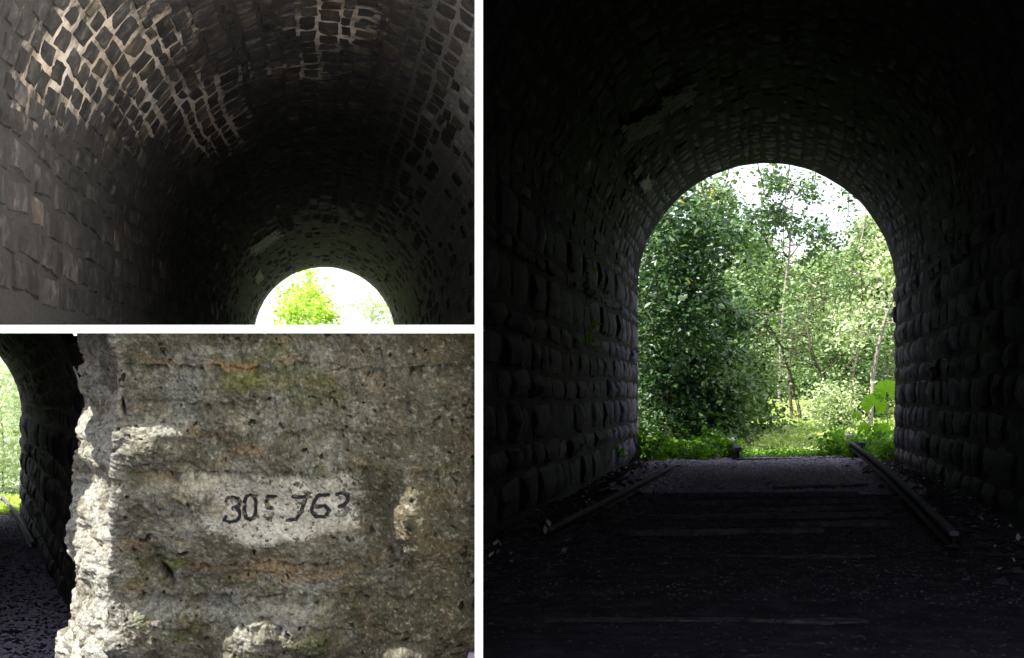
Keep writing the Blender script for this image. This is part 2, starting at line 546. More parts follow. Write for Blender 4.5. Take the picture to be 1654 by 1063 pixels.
def build_tunnel(tun, name, label, t0f, t1, panel, courses, mats, mortar_mat, mortar_col=None, shell=0.03, zcut=None,
                 n_parts=300, relief=(0.03, 0.06), seed=1, joint=(0.006, 0.04), keepf=None):
    """tun: shape; t0f(c): where the masonry begins; courses: list of (c_start, c_end, length range)"""
    rr = np.random.RandomState(seed)
    root = thing(name, label, 'tunnel', tuple(tun.O), -tun.ang)
    inv = tun.local
    # lining
    n_c = 300
    cs = np.linspace(-0.35, tun.total + 0.35, n_c)
    nt_ = 150
    s = np.linspace(0, 1, nt_)
    T0 = np.array([t0f(c) for c in cs])
    Tm = T0[:, None] + (t1 - T0[:, None]) * s[None, :]
    Cm = np.repeat(cs[:, None], nt_, 1)
    w = tun.world(Cm, Tm)
    nz = fbm(w * 1.7, 3) * 0.022
    w = tun.world(Cm, Tm, nz)
    lv = inv(w).reshape(-1, 3)
    fq = grid_faces(n_c, nt_)
    if zcut is not None:
        low_v = (w[..., 2] < zcut(w) - 0.01).ravel()
        fq = fq[~low_v[fq].any(axis=1)]
    attrs = {}
    if mortar_col is not None:
        attrs['mortarcol'] = mortar_col(w.reshape(-1, 3), Cm.ravel(), Tm.ravel())
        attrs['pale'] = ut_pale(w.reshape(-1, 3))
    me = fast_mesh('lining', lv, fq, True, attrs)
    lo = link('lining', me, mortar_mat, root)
    so = lo.modifiers.new('thickness', 'SOLIDIFY')
    so.thickness = shell
    so.offset = -1.0
    # stones
    stones = []
    for (c0, c1, lmin, lmax, kind) in courses:
        cm = (c0 + c1) / 2
        t = t0f(cm) + 0.01
        while t < t1 - 0.05:
            ln = min(rr.uniform(lmin, lmax), t1 - t)
            if ln < 0.08:
                break
            stones.append((cm, t + ln / 2, c1 - c0, ln, kind))
            t += ln
    wob = fbm(np.array([[s_[1] * 0.3, s_[0] * 0.35, seed] for s_ in stones]), 3) * 0.16
    stones = [(s_[0] + (wb_ if s_[4] == 'f' else 0.35 * wb_), *s_[1:]) for s_, wb_ in zip(stones, wob)]
    cc = np.array([s_[0] for s_ in stones])
    tt = np.array([s_[1] for s_ in stones])
    wpos = tun.world(cc, tt)
    u, v = proj(wpos)
    X, Z, tx, tz, nx, nzn = tun.section(cc)
    view = (np.array([0, 0, EYE]) - wpos)
    dist = np.linalg.norm(view, axis=1)
    nw = nx[:, None] * tun.l + np.stack([0 * nzn, 0 * nzn, nzn], -1)
    cosv = np.abs((view * nw).sum(1) / dist)
    size = np.array([s_[2] * s_[3] for s_ in stones]) * cosv / dist ** 2
    u0, v0, u1, v1 = panel
    inside = (u > u0 - 70) & (u < u1 + 70) & (v > v0 - 70) & (v < v1 + 70) & (wpos[:, 1] > 1)
    if zcut is not None:
        inside &= wpos[:, 2] > zcut(wpos) + 0.12
    if keepf is not None:
        inside &= keepf(wpos)
    core = inside & (u > u0) & (u < u1) & (v > v0) & (v < v1)
    idx = np.where(inside)[0]
    order = idx[np.argsort(-(size[idx] * np.where(core[idx], 1, 0.01)))]
    shared = {}
    bulkV, bulkF, off = {}, {}, 0
    for rank, i in enumerate(order):
        cm, tm, cw, ln, kind = stones[i]
        tpls = TPL_BULGE if kind == 'b' else TPL_FLAT
        ti = rr.randint(len(tpls))
        V, Fq = tpls[ti]
        rel = rr.uniform(*relief) * (rr.uniform(1.4, 3.4) if kind == 'b' else 1.0)
        if kind == 'f' and tm > t1 - 1.2:
            rel *= 0.35
        mname = mats(cm, tm, kind, rr)
        gap = rr.uniform(*joint)
        sx, sy, sz = ln - gap * 1.5, (cw - gap * 0.8) * rr.uniform(0.96, 1.09), rel + 0.05
        if rr.rand() < 0.5:
            sx = -sx
        # frame in tunnel-local coordinates: x=right, y=along, z=up
        x_, z_, tx_, tz_, nx_, nz_ = (float(q) for q in tun.section(np.array(cm)))
        ex, ey, ez = Vector((0, 1, 0)), Vector((tx_, 0, tz_)), Vector((nx_, 0, nz_))
        rot = rr.uniform(-0.07, 0.07)
        ex2 = ex * math.cos(rot) + ey * math.sin(rot)
        ey2 = ey * math.cos(rot) - ex * math.sin(rot)
        org = Vector((x_, tm, z_)) - ez * 0.05
        if rank < n_parts:
            key = (ti, kind, mname)
            if key not in shared:
                mm = fast_mesh('stone', V, Fq, kind == 'b')
                mm.materials.append(M[mname])
                shared[key] = mm
            o = bpy.data.objects.new('stone', shared[key])
            C.objects.link(o)
            o.parent = root
            mt = Matrix.Identity(4)
            for r_ in range(3):
                mt[r_][0], mt[r_][1], mt[r_][2], mt[r_][3] = ex2[r_] * sx, ey2[r_] * sy, ez[r_] * sz, org[r_]
            o.matrix_local = mt
        else:
            q = V * np.array([sx, sy, sz])
            q = q[:, :1] * np.array(ex2) + q[:, 1:2] * np.array(ey2) + q[:, 2:] * np.array(ez) + np.array(org)
            bulkV.setdefault(mname, []).append(q)
            bulkF.setdefault(mname, []).append(Fq)
    for mname in bulkV:
        n0 = len(TPL_FLAT[0][0])
        VV = np.concatenate(bulkV[mname])
        FF = np.concatenate([f + n0 * k for k, f in enumerate(bulkF[mname])])
        tag(link('small_stones', fast_mesh('small_stones', VV, FF, mname == 'lit_jambstone'), M[mname], root), kind='stuff')
    return root


def even_courses(tun, w_wall, w_vault, l_wall, l_vault, rr, wall_kind='b'):
    out = []

    def fill(a, b, w, l, k):
        n = max(1, round((b - a) / w))
        e = np.linspace(a, b, n + 1)
        e[1:-1] += rr.uniform(-0.27, 0.27, n - 1) * (b - a) / n
        for i in range(n):
            out.append((e[i], e[i + 1], l[0], l[1], k))

    fill(0, tun.hw, w_wall, l_wall, wall_kind)
    fill(tun.hw, tun.total - tun.hw, w_vault, l_vault, 'f')
    fill(tun.total - tun.hw, tun.total, w_wall, l_wall, wall_kind)
    return out


def vault_patch(tun, root, name, quad, mat, inset, n=(90, 50), seed=0, thr=0.0, freq=6.0, label=None):
    """a thin coat of whitewash on the masonry; quad: four picture points tl, tr, br, bl"""
    tl, tr, br, bl = (np.array(q, float) for q in quad)
    pts = np.zeros((n[0], n[1], 3))
    keep = np.zeros(n)
    for i in range(n[0]):
        for j in range(n[1]):
            a, b = i / (n[0] - 1), j / (n[1] - 1)
            uv = (tl * (1 - a) + tr * a) * (1 - b) + (bl * (1 - a) + br * a) * b
            pts[i, j] = tun.hit(uv[0], uv[1], inset)
            keep[i, j] = min(a, 1 - a, b * 0.9, (1 - b) * 0.9) * 3
    nn = fbm(pts * freq + seed, 6, gain=0.75) * 1.5
    ok = ((keep + nn) > 0.35 + thr) & (fbm(pts * freq * 4 + seed, 4, gain=0.75) < 0.3)
    fq = grid_faces(*n)
    okv = ok.ravel()
    fq = fq[okv[fq].all(axis=1)]
    q = tun.local(pts.reshape(-1, 3) + 0.01 * fbm(pts.reshape(-1, 3) * 9, 2)[:, None])
    o = link(name, fast_mesh(name, q, fq, True), mat, root)
    so = o.modifiers.new('thickness', 'SOLIDIFY')
    so.thickness = 0.004
    if label:
        o['label'] = label
    return o


# ---- right-hand tunnel, dark, with the rails
RT = Tunnel(2.3, 3.03, (0, 0, 0), math.atan((1235 - 827) / F))
D_RT = 28.0


def rt_t0(c):
    X, Z = (float(q) for q in RT.section(np.array(c))[:2])
    return max(1.5, -X * F / (1235 - U_DIV - 1.0)) if X < 0 else 1.5


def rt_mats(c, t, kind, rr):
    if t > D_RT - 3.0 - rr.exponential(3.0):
        return 'lit_jambstone'
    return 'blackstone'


rtr = np.random.RandomState(4)
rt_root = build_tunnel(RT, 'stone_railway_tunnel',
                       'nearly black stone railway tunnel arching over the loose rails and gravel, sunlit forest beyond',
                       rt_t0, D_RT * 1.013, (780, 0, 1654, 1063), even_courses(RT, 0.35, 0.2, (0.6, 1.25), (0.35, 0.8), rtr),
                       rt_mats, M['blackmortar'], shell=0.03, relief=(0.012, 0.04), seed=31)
vault_patch(RT, rt_root, 'limewash_patch', [(1000, 205), (1085, 170), (1068, 212), (1010, 236)], M['limewash'], 0.085, seed=3,
            thr=-0.25, label='faded grey limewash patch high on the dark vault')
vault_patch(RT, rt_root, 'limewash_patch', [(1062, 160), (1128, 132), (1122, 168), (1074, 190)], M['limewash'], 0.085, seed=9,
            thr=-0.25, label='faint grey limewash patch nearest the crown of the dark vault')
vault_patch(RT, rt_root, 'limewash_patch', [(1028, 293), (1050, 280), (1060, 302), (1040, 318)], M['limewash_bright'], 0.085, (60, 60),
            seed=5, freq=9, label='small bright white patch on the dark vault')
vault_patch(RT, rt_root, 'limewash_patch', [(1020, 282), (1038, 260), (1042, 270), (1026, 294)], M['limewash'], 0.085, (50, 50),
            seed=6, freq=9, label='thin grey limewash streak beside the bright patch')

# ---- upper-left tunnel, seen upwards, pale mortar joints
UT = Tunnel(2.3, 3.03, (0, 0, 0), math.atan((525 - 827) / F))
D_UT = 51.0
K_SLAB = (HZ - 531.5) / F


def ut_t0(c):
    X, Z = (float(q) for q in UT.section(np.array(c))[:2])
    t = max((Z - EYE) * F / 670.0, 4.0)
    if X > 0:
        t = max(t, X * F / (U_DIV - 525 - 1.0))
    else:
        t = max(t, -X * F / 770.0)
    return t


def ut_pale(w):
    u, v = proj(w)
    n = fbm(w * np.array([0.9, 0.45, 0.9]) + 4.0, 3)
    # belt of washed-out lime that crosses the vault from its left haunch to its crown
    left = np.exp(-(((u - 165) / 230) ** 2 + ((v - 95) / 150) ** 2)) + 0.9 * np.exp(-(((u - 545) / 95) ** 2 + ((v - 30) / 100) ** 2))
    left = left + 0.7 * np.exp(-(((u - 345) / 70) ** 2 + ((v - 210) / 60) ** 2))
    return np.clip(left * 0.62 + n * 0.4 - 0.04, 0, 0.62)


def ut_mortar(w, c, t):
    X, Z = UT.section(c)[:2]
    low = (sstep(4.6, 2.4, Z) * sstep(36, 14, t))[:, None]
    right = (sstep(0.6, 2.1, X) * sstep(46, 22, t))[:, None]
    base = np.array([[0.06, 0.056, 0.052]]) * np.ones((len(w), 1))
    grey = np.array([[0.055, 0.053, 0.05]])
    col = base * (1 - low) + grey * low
    col = col * (1 - right) + np.array([[0.38, 0.365, 0.345]]) * right  # right wall: dust tone with added brightness put into the mortar colour
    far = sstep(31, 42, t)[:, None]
    col = col * (1 - far) + np.array([[0.25, 0.24, 0.23]]) * far  # portal daylight put into the mortar colour
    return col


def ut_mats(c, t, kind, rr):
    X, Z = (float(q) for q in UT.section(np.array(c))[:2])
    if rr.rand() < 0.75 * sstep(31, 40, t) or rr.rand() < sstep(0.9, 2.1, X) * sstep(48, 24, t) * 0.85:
        return 'lit_palestone'
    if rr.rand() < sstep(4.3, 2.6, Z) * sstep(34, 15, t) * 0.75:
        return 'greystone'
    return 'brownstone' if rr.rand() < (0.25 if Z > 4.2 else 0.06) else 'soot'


utr = np.random.RandomState(8)
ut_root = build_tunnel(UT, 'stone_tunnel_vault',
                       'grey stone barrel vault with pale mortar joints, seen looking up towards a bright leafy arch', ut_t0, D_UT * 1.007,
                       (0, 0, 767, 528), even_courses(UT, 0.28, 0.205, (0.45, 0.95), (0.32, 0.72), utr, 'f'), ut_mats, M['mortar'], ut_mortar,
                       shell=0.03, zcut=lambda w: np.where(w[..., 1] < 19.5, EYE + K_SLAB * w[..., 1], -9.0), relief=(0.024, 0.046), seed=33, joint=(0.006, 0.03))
vault_patch(UT, ut_root, 'limewash_patch', [(388, 408), (452, 362), (470, 376), (404, 424)], M['limewash_bright'], 0.06, (110, 50), seed=1,
            freq=4.5, label='long cream limewash patch on the vault above the bright arch')
vault_patch(UT, ut_root, 'limewash_patch', [(408, 446), (420, 430), (430, 450), (416, 464)], M['limewash_bright'], 0.06, (60, 60), seed=2,
            freq=5, label='small cream limewash patch low on the vault')

# ---- lower-left tunnel behind the numbered rock
LT_VP = -60
LT_D = 38.0
_ang = math.atan((LT_VP - 827) / F)
_l = np.array([math.cos(_ang), -math.sin(_ang), 0])
LT_floor = EYE - 195 / F * LT_D
_o = P(35, 830, LT_D) - 2.3 * _l
_o[2] = LT_floor
LT = Tunnel(2.3, 2.43, _o, _ang)


def lt_t0(c):
    X, Z = (float(q) for q in LT.section(np.array(c))[:2])
    if X < 0.4:
        return -28.0
    return -24.8 if Z < LT.hw + 2.3 * 0.45 else -21.8


ltr = np.random.RandomState(12)
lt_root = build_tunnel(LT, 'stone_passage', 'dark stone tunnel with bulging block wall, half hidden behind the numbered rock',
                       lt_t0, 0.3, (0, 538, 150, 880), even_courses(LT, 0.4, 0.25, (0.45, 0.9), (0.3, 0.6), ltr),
                       lambda c, t, k, rr: 'lit_jambstone' if t > -2.5 else ('soot' if rr.rand() < 0.6 else 'blackstone'),
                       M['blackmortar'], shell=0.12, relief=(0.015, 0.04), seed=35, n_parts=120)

# ------------------------------------------------------------------ numbered rock face (lower left)
DIG = [  # strokes of the worn painted number, photo pixels
    [(200, 330), (215, 300), (260, 288), (320, 302), (345, 345), (325, 390), (275, 402)],
    [(300, 400), (335, 425), (347, 470), (310, 520), (240, 535), (190, 512), (205, 482)],
    [(440, 268), (478, 290), (497, 345), (497, 430), (478, 490), (440, 512), (402, 490), (384, 430), (384, 345), (402, 290), (440, 268)],
    [(680, 290), (612, 288), (595, 340), (603, 392), (650, 400)],
    [(655, 455), (640, 490), (605, 500)],
    [(850, 295), (975, 300), (950, 370), (922, 450), (880, 515), (800, 522)],
    [(1185, 285), (1080, 290), (1045, 360), (1020, 430), (1065, 490), (1150, 495), (1195, 440), (1150, 388), (1075, 392)],
    [(1265, 290), (1320, 275), (1370, 310), (1365, 360), (1330, 392), (1290, 402)],
    [(1335, 410), (1370, 440), (1335, 480), (1262, 478)],
]


def build_rock():
    nu_s, nu_f, nv = 150, 500, 460
    vs = np.linspace(534, 1120, nv)
    ridge = np.interp(vs, [500, 560, 620, 700, 780, 860, 930, 1000, 1120], [182, 184, 188, 187, 184, 181, 175, 171, 168])
    left = np.interp(vs, [500, 540, 590, 622, 655, 685, 740, 800, 850, 900, 950, 1000, 1063, 1120],
                     [134, 134, 137, 146, 150, 129, 125, 122, 124, 121, 119, 112, 96, 84])
    s = np.linspace(1, 0, nu_s, endpoint=False)
    f = np.linspace(0, 1, nu_f)
    U = np.zeros((nu_s + nu_f, nv))
    D = np.zeros_like(U)
    Vv = np.repeat(vs[None, :], nu_s + nu_f, 0)
    dz = (vs - 538) / F * 6.6
    base_r = 6.53 + 0.62 * (vs - 538) / 525
    for i, ss in enumerate(s):
        U[i] = ridge * (1 - ss) + left * ss
        D[i] = base_r + 1.5 * ss ** 1.15
    for i, ff in enumerate(f):
        U[nu_s + i] = ridge + (769 - ridge) * ff
    Uf, Vf = U[nu_s:], Vv[nu_s:]
    base = 6.5 + 0.1 + 0.67 * (Vf - 538) / 525 + 0.05 * sstep(480, 620, Uf)
    base = base - (base - base_r[None, :]) * np.exp(-((Uf - ridge[None, :]) / 55.0) ** 2)

    def g(cu, cv, ru, rv):
        return np.exp(-(((Uf - cu) / ru) ** 2 + ((Vf - cv) / rv) ** 2) ** 1.4)

    base = base - 0.15 * g(258, 722, 52, 40) - 0.13 * g(290, 795, 56, 30) - 0.07 * g(355, 690, 38, 24)
    base = base - 0.23 * g(662, 848, 34, 85) - 0.13 * g(492, 1022, 50, 48) - 0.15 * g(230, 1035, 66, 60) - 0.12 * g(400, 1040, 46, 44)
    base = base - 0.13 * g(650, 1066, 40, 18) + 0.06 * g(470, 820, 150, 60)
    D[nu_s:] = base
    pts = np.stack([(U - 827) / F * D, D, EYE - (Vv - HZ) / F * D], -1)
    q = pts * np.array([1, 0.6, 1.1])
    side = np.zeros_like(U)
    side[:nu_s] = np.repeat(np.minimum(s * 6, 1)[:, None], nv, 1)
    warp = np.stack([fbm(q * 3 + 50, 3), fbm(q * 3 + 90, 3), fbm(q * 3 + 130, 3)], -1) * 0.06
    q = q + warp
    big = fbm(q * 2.2, 6, gain=0.55)
    mid = fbm(q * 8 + 33, 5, gain=0.6)
    rid = fbm(q * 5.0 + 7, 4, True, 0.55)
    fine = fbm(q * 36 + 1, 4, gain=0.8)
    grit = fbm(q * 95 + 9, 2)
    pit = np.maximum(fbm(q * 15 + 5, 3), fbm(q * 27 + 65, 2) * 0.95)
    panel = np.exp(-((((U - 470) / 130) ** 2 + ((Vv - 822) / 52) ** 2) ** 2))
    smoothk = 1 - 0.6 * panel
    disp = (0.085 * big + 0.02 * mid + 0.02 * rid) * smoothk + 0.008 * fine + 0.0035 * grit
    # worn beds: each one steps out over a hollow
    wav = fbm(np.stack([U * 0.012, Vv * 0.004, 0 * U], -1) + 3, 4)
    wav2 = fbm(np.stack([U * 0.05, Vv * 0.02, 0 * U], -1) + 8, 3)
    for v0, amp, dep in ((588, 20, 0.05), (646, 26, 0.035), (700, 24, 0.03), (757, 18, 0.045), (905, 28, 0.04), (960, 22, 0.045), (1012, 20, 0.03)):
        z = (Vv - v0 - amp * wav - 5 * wav2)
        disp = disp - dep * np.exp(-np.clip(z, 0, None) / 16.0) * sstep(-2, 3, z) * (1 - 0.8 * panel) * np.clip(0.35 + wav2 * 2.2 + wav, 0, 1.0) * (0.25 + 0.75 * sstep(175, 260, U))
    disp = disp - 0.10 * np.clip(pit - 0.42, 0, 0.25) * (1 - 0.6 * panel)
    crack = np.exp(-(((U - 272 - (Vv - 930) * 0.55) / 5.0) ** 2 + ((Vv - 930) / 12.0) ** 2))
    crack += 0.8 * np.exp(-(((U - 294) / 7.0) ** 2 + ((Vv - 893 + (U - 294) * 0.3) / 2.6) ** 2))
    crack += 0.6 * np.exp(-(((U - 200) / 4.0) ** 2 + ((Vv - 660 - (U - 200) * 2) / 9.0) ** 2))
    disp = disp - 0.12 * crack
    chunk = fbm(q * np.array([1.0, 1.0, 1.6]) * 2.0 + 11, 3, gain=0.42)
    disp = disp + side * (0.16 * chunk + 0.03 * rid + 0.02 * mid)
    # push out along the local surface normal
    du = np.gradient(pts, axis=0)
    dv = np.gradient(pts, axis=1)
    nrm = np.cross(du, dv)
    nrm /= np.linalg.norm(nrm, axis=-1)[..., None] + 1e-9
    if nrm[nu_s + 100, 200, 1] > 0:
        nrm = -nrm
    pts = pts + nrm * disp[..., None]
    # colour of the stone itself: pale lime crust, ochre seams, moss, darker brown towards the right
    g0 = fbm(q * 3.1 + 2, 6, gain=0.62)
    g1 = fbm(q * 9.0 + 20, 5, gain=0.65)
    g2 = fbm(q * np.array([1.5, 1.5, 4.0]) * 1.8 + 40, 6, gain=0.62)
    g3 = fbm(q * 2.6 + 60, 6, gain=0.65)
    g4 = fbm(q * 34 + 80, 4, gain=0.75)
    g5 = fbm(q * 60 + 180, 3, gain=0.8)
    col = np.ones(U.shape + (3,)) * np.array([0.19, 0.175, 0.145])

    def lay_on(wt, c):
        nonlocal col
        wt = np.clip(wt, 0, 1)[..., None]
        col = col * (1 - wt) + np.array(c) * wt

    lay_on(sstep(0.0, 0.22, g0) * 0.75, (0.31, 0.315, 0.31))
    lay_on(sstep(0.04, 0.24, -g0) * 0.75, (0.115, 0.105, 0.08))
    lay_on(sstep(0.1, 0.25, g1) * 0.55, (0.42, 0.40, 0.36))
    lay_on(sstep(0.1, 0.25, -g1) * 0.45, (0.1, 0.092, 0.072))
    lay_on(sstep(0.14, 0.26, g2 + 0.25 * g1) * 0.7, (0.3, 0.205, 0.125))
    lay_on(sstep(0.16, 0.3, g3 + 0.3 * g1 + (Vv > 880) * 0.08) * 0.6, (0.115, 0.135, 0.045))
    right_tone = sstep(0.05, 0.6, fbm(q * 2.0 + 31, 6, gain=0.62) * 0.9 + (U - 500) / 260)  # brown tone growing towards the right edge
    lay_on(right_tone * 0.7, (0.085, 0.078, 0.05))
    lay_on(right_tone * sstep(0.1, 0.3, fbm(q * 5 + 77, 5, gain=0.65)) * 0.7, (0.16, 0.13, 0.09))
    lay_on(np.exp(-(((U - 280) / 45) ** 2 + ((Vv - 925) / 26) ** 2)) * sstep(-0.05, 0.12, g1), (0.1, 0.16, 0.02))
    lay_on(np.exp(-(((U - 395) / 75) ** 2 + ((Vv - 588 - 20 * wav) / 9) ** 2)) * sstep(-0.15, 0.1, g1) * 0.8, (0.45, 0.26, 0.13))
    lay_on(np.exp(-(((U - 400) / 40) ** 2 + ((Vv - 615) / 16) ** 2)) * sstep(-0.1, 0.15, g3) * 0.6, (0.26, 0.26, 0.07))
    lay_on(sstep(215, 175, U) * 0.6, (0.42, 0.40, 0.36))
    lay_on(sstep(200, 180, U) * sstep(0.02, 0.16, fbm(q * 5 + 300, 5, gain=0.65)) * 0.85, (0.15, 0.13, 0.095))
    lay_on(sstep(0.14, 0.26, g4) * 0.6, (0.06, 0.054, 0.042))
    lay_on(sstep(0.16, 0.28, -g4) * 0.5, (0.46, 0.44, 0.4))
    lay_on(sstep(0.12, 0.24, g5) * 0.45, (0.05, 0.046, 0.036))
    lay_on(sstep(0.42, 0.5, pit) * 0.85, (0.035, 0.032, 0.026))
    lay_on(np.clip(crack, 0, 1) * 0.9, (0.04, 0.04, 0.03))
    lay_on(np.exp(-((((U - 320) / 100) ** 2 + ((Vv - 800) / 42) ** 2) ** 1.5)) * sstep(-0.12, 0.16, g1 + 0.4 * g4) * 0.75, (0.5, 0.46, 0.37))
    col = col * (np.array([0.99, 1.0, 0.9]) + sstep(240, 180, U)[..., None] * np.array([0, 0.02, 0.1]))
    n_u = nu_s + nu_f
    root = thing('rock_face', 'weathered pale limestone rock with mossy hollows carrying a faded painted number', 'rock',
                 (-0.95, 6.9, 0.0))
    base_off = np.array([-0.95, 6.9, 0.0])
    gf = grid_faces(n_u, nv)
    # body: the face plus a back so that it is a solid block
    back = pts.copy()
    back[..., 1] = np.maximum(pts[..., 1] + 1.2, 9.2)
    back[..., 0] = pts[..., 0] + 0.25 * (1 - np.linspace(0, 1, n_u))[:, None] - 0.03 * (back[..., 1] - pts[..., 1]) * np.linspace(0, 1, n_u)[:, None]
    bi = np.concatenate([np.arange(nv) + 0, (np.arange(1, n_u) * nv) + nv - 1, ((n_u - 1) * nv + np.arange(nv - 2, -1, -1)), (np.arange(n_u - 2, 0, -1) * nv)])
    front = pts.reshape(-1, 3)
    rim = back.reshape(-1, 3)[bi]
    n0 = len(front)
    k = len(bi)
    rimf = np.array([[bi[i], n0 + i, n0 + (i + 1) % k, bi[(i + 1) % k]] for i in range(k)])
    V = np.concatenate([front, rim]) - base_off
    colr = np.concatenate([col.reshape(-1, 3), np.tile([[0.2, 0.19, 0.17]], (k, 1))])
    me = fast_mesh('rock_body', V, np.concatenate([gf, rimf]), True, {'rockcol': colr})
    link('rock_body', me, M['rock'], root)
    # painted panel and digits: thin worn coats, the stone showing through where the paint has gone
    wear = fbm(q * 34 + 3, 4, gain=0.75)
    wear2 = fbm(q * 9 + 13, 5, gain=0.65)
    edge_in = np.minimum.reduce([(U - 300) / 55, (590 - U) / 30, (Vv - 764) / 10,
                                 (np.interp(U, [320, 350, 395, 430, 470, 560, 590], [850, 862, 886, 886, 878, 864, 850]) - Vv) / 10])
    alpha = sstep(-0.2, 1.3, edge_in + wear2 * 1.6 + wear * 1.3) * sstep(0.34, 0.1, wear + 0.45 * wear2)
    alpha = alpha * (0.72 + 0.28 * sstep(-0.1, 0.2, wear2))
    dmin = np.full(U.shape, 1e9)
    for st in DIG:
        pp = [np.array([330 + a * 0.1693, 750 + b * 0.1693]) for a, b in st]
        for a, b in zip(pp[:-1], pp[1:]):
            ab = b - a
            tt = np.clip(((U - a[0]) * ab[0] + (Vv - a[1]) * ab[1]) / (ab @ ab), 0, 1)
            dmin = np.minimum(dmin, np.hypot(U - a[0] - tt * ab[0], Vv - a[1] - tt * ab[1]))
    dalpha = sstep(4.6, 2.6, dmin - wear2 * 1.6 - wear * 1.0) * sstep(0.38, 0.12, wear + 0.4 * wear2)
    gone = 0.6 * np.exp(-(((U - 437) / 7) ** 2 + ((Vv - 827) / 5) ** 2)) + 0.6 * np.exp(-(((U - 550) / 12) ** 2 + ((Vv - 828) / 6) ** 2))
    dalpha = dalpha * np.clip(1 - gone, 0, 1)
    flat = nrm.reshape(-1, 3)
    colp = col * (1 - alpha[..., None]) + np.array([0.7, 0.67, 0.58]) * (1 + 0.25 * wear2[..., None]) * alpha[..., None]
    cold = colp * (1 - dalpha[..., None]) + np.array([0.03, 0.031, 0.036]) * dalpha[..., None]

    def coat(name, a_, lift, cols, label):
        fo = gf[(a_.ravel() > 0.06)[gf].all(axis=1)]
        used = np.unique(fo)
        rem = np.full(n0, -1)
        rem[used] = np.arange(len(used))
        vv = front[used] + flat[used] * lift - base_off
        o = link(name, fast_mesh(name, vv, rem[fo], True, {'rockcol': cols.reshape(-1, 3)[used]}), M['rock'], root)
        o['label'] = label
        return o

    coat('painted_panel', alpha, 0.001, colp, 'flaking cream paint panel on the rock')
    for ch, ua, ub in (('3', 350, 391), ('0', 391, 417.5), ('5', 417.5, 452), ('7', 452, 500.5), ('6', 500.5, 538), ('3', 538, 580)):
        coat('painted_digit', dalpha * ((U >= ua) & (U < ub)), 0.002, cold, 'worn black painted digit ' + ch)


build_rock()

# ------------------------------------------------------------------ rails, sleepers, ballast


def sweep(profile, path, ups=None):
    """extrude a closed 2D profile (side, up) along a 3D path; capped"""
    path = [Vector(p) for p in path]
    V, n = [], len(profile)
    for i, p in enumerate(path):
        d = (path[min(i + 1, len(path) - 1)] - path[max(i - 1, 0)]).normalized()
        side = d.cross(Vector((0, 0, 1))).normalized()
        up = side.cross(d)
        for a, b in profile:
            V.append(tuple(p + side * a + up * b))
    m = len(path)
    faces = [[i * n + j, i * n + (j + 1) % n, (i + 1) * n + (j + 1) % n, (i + 1) * n + j] for i in range(m - 1) for j in range(n)]
    faces += [list(range(n))[::-1], [(m - 1) * n + j for j in range(n)]]
    return V, faces


FOOT = [(-0.055, 0), (0.055, 0), (0.055, 0.012), (0.012, 0.025), (0.012, 0.09), (-0.012, 0.09), (-0.012, 0.025), (-0.055, 0.012)]
HEAD = [(-0.034, 0.09), (0.034, 0.09), (0.036, 0.118), (0.026, 0.13), (-0.026, 0.13), (-0.036, 0.118)]


def rail(label, path, scale=1.25, group=None):
    p0 = Vector(path[0])
    r = thing('rail', label, 'rail', tuple(p0), 0, group)
    loc = [tuple(Vector(p) - p0) for p in path]
    for nm, prof, mt in (('rail_foot', FOOT, 'rust'), ('rail_head', HEAD, 'railtop')):
        V, Fc = sweep([(a * scale, b * scale) for a, b in prof], loc)
        me = bpy.data.meshes.new(nm)
        me.from_pydata(V, [], Fc)
        link(nm, me, M[mt], r)
    return r


def fl(u, v, z=0.0):
    """point on the level floor (raised by z) under picture point u, v"""
    d = (EYE - z) * F / (v - HZ)
    return np.array([(u - 827) / F * d, d, z])


pa, pb = P(1541, 884, 11.6), P(1372, 722, 29.0)
path = [tuple(pa * (1 - s) + pb * s + np.array([0.04 * math.sin(math.pi * s), 0, 0.02 * math.sin(3 * s)])) for s in np.linspace(0, 1, 14)]
rail('long loose steel rail slanting along the right side of the dark tunnel floor', path, 0.95)
pa, pb = P(890, 862, 13.0) - np.array([0, 0, 0.04]), P(1086, 760, 23.6) - np.array([0, 0, 0.02])
path = [tuple(pa * (1 - s) + pb * s) for s in np.linspace(0, 1, 8)]
rail('dull steel rail lying along the foot of the left wall of the dark tunnel', path, 0.75)
rail('short sawn rail stub standing out of the weeds at the left of the track', [tuple(P(1192, 743, 27.6)), tuple(P(1180, 724, 30.5))], 1.7)
rail('short sawn rail stub beside the far end of the long loose rail', [tuple(P(1392, 738, 28.0)), tuple(P(1366, 718, 31.5))], 2.0)
# rail in the lower-left passage
pa, pb = P(56, 886, 31.0), P(-4, 800, 44.0)
pa[2] = pb[2] = DEP + 0.05
g1 = (EYE - DEP - 0.05) * F / (884 - HZ)
g2 = (EYE - DEP - 0.05) * F / (806 - HZ)
qa = np.array([(53 - 827) / F * g1, g1, DEP + 0.03])
qb = np.array([(2 - 827) / F * g2, g2, DEP + 0.03])
rail('pale curved rail on the dark ground of the lower left passage', [tuple(qa * (1 - s) + qb * s + np.array([0.08 * math.sin(math.pi * s), 0, 0])) for s in np.linspace(0, 1, 9)], 1.0)


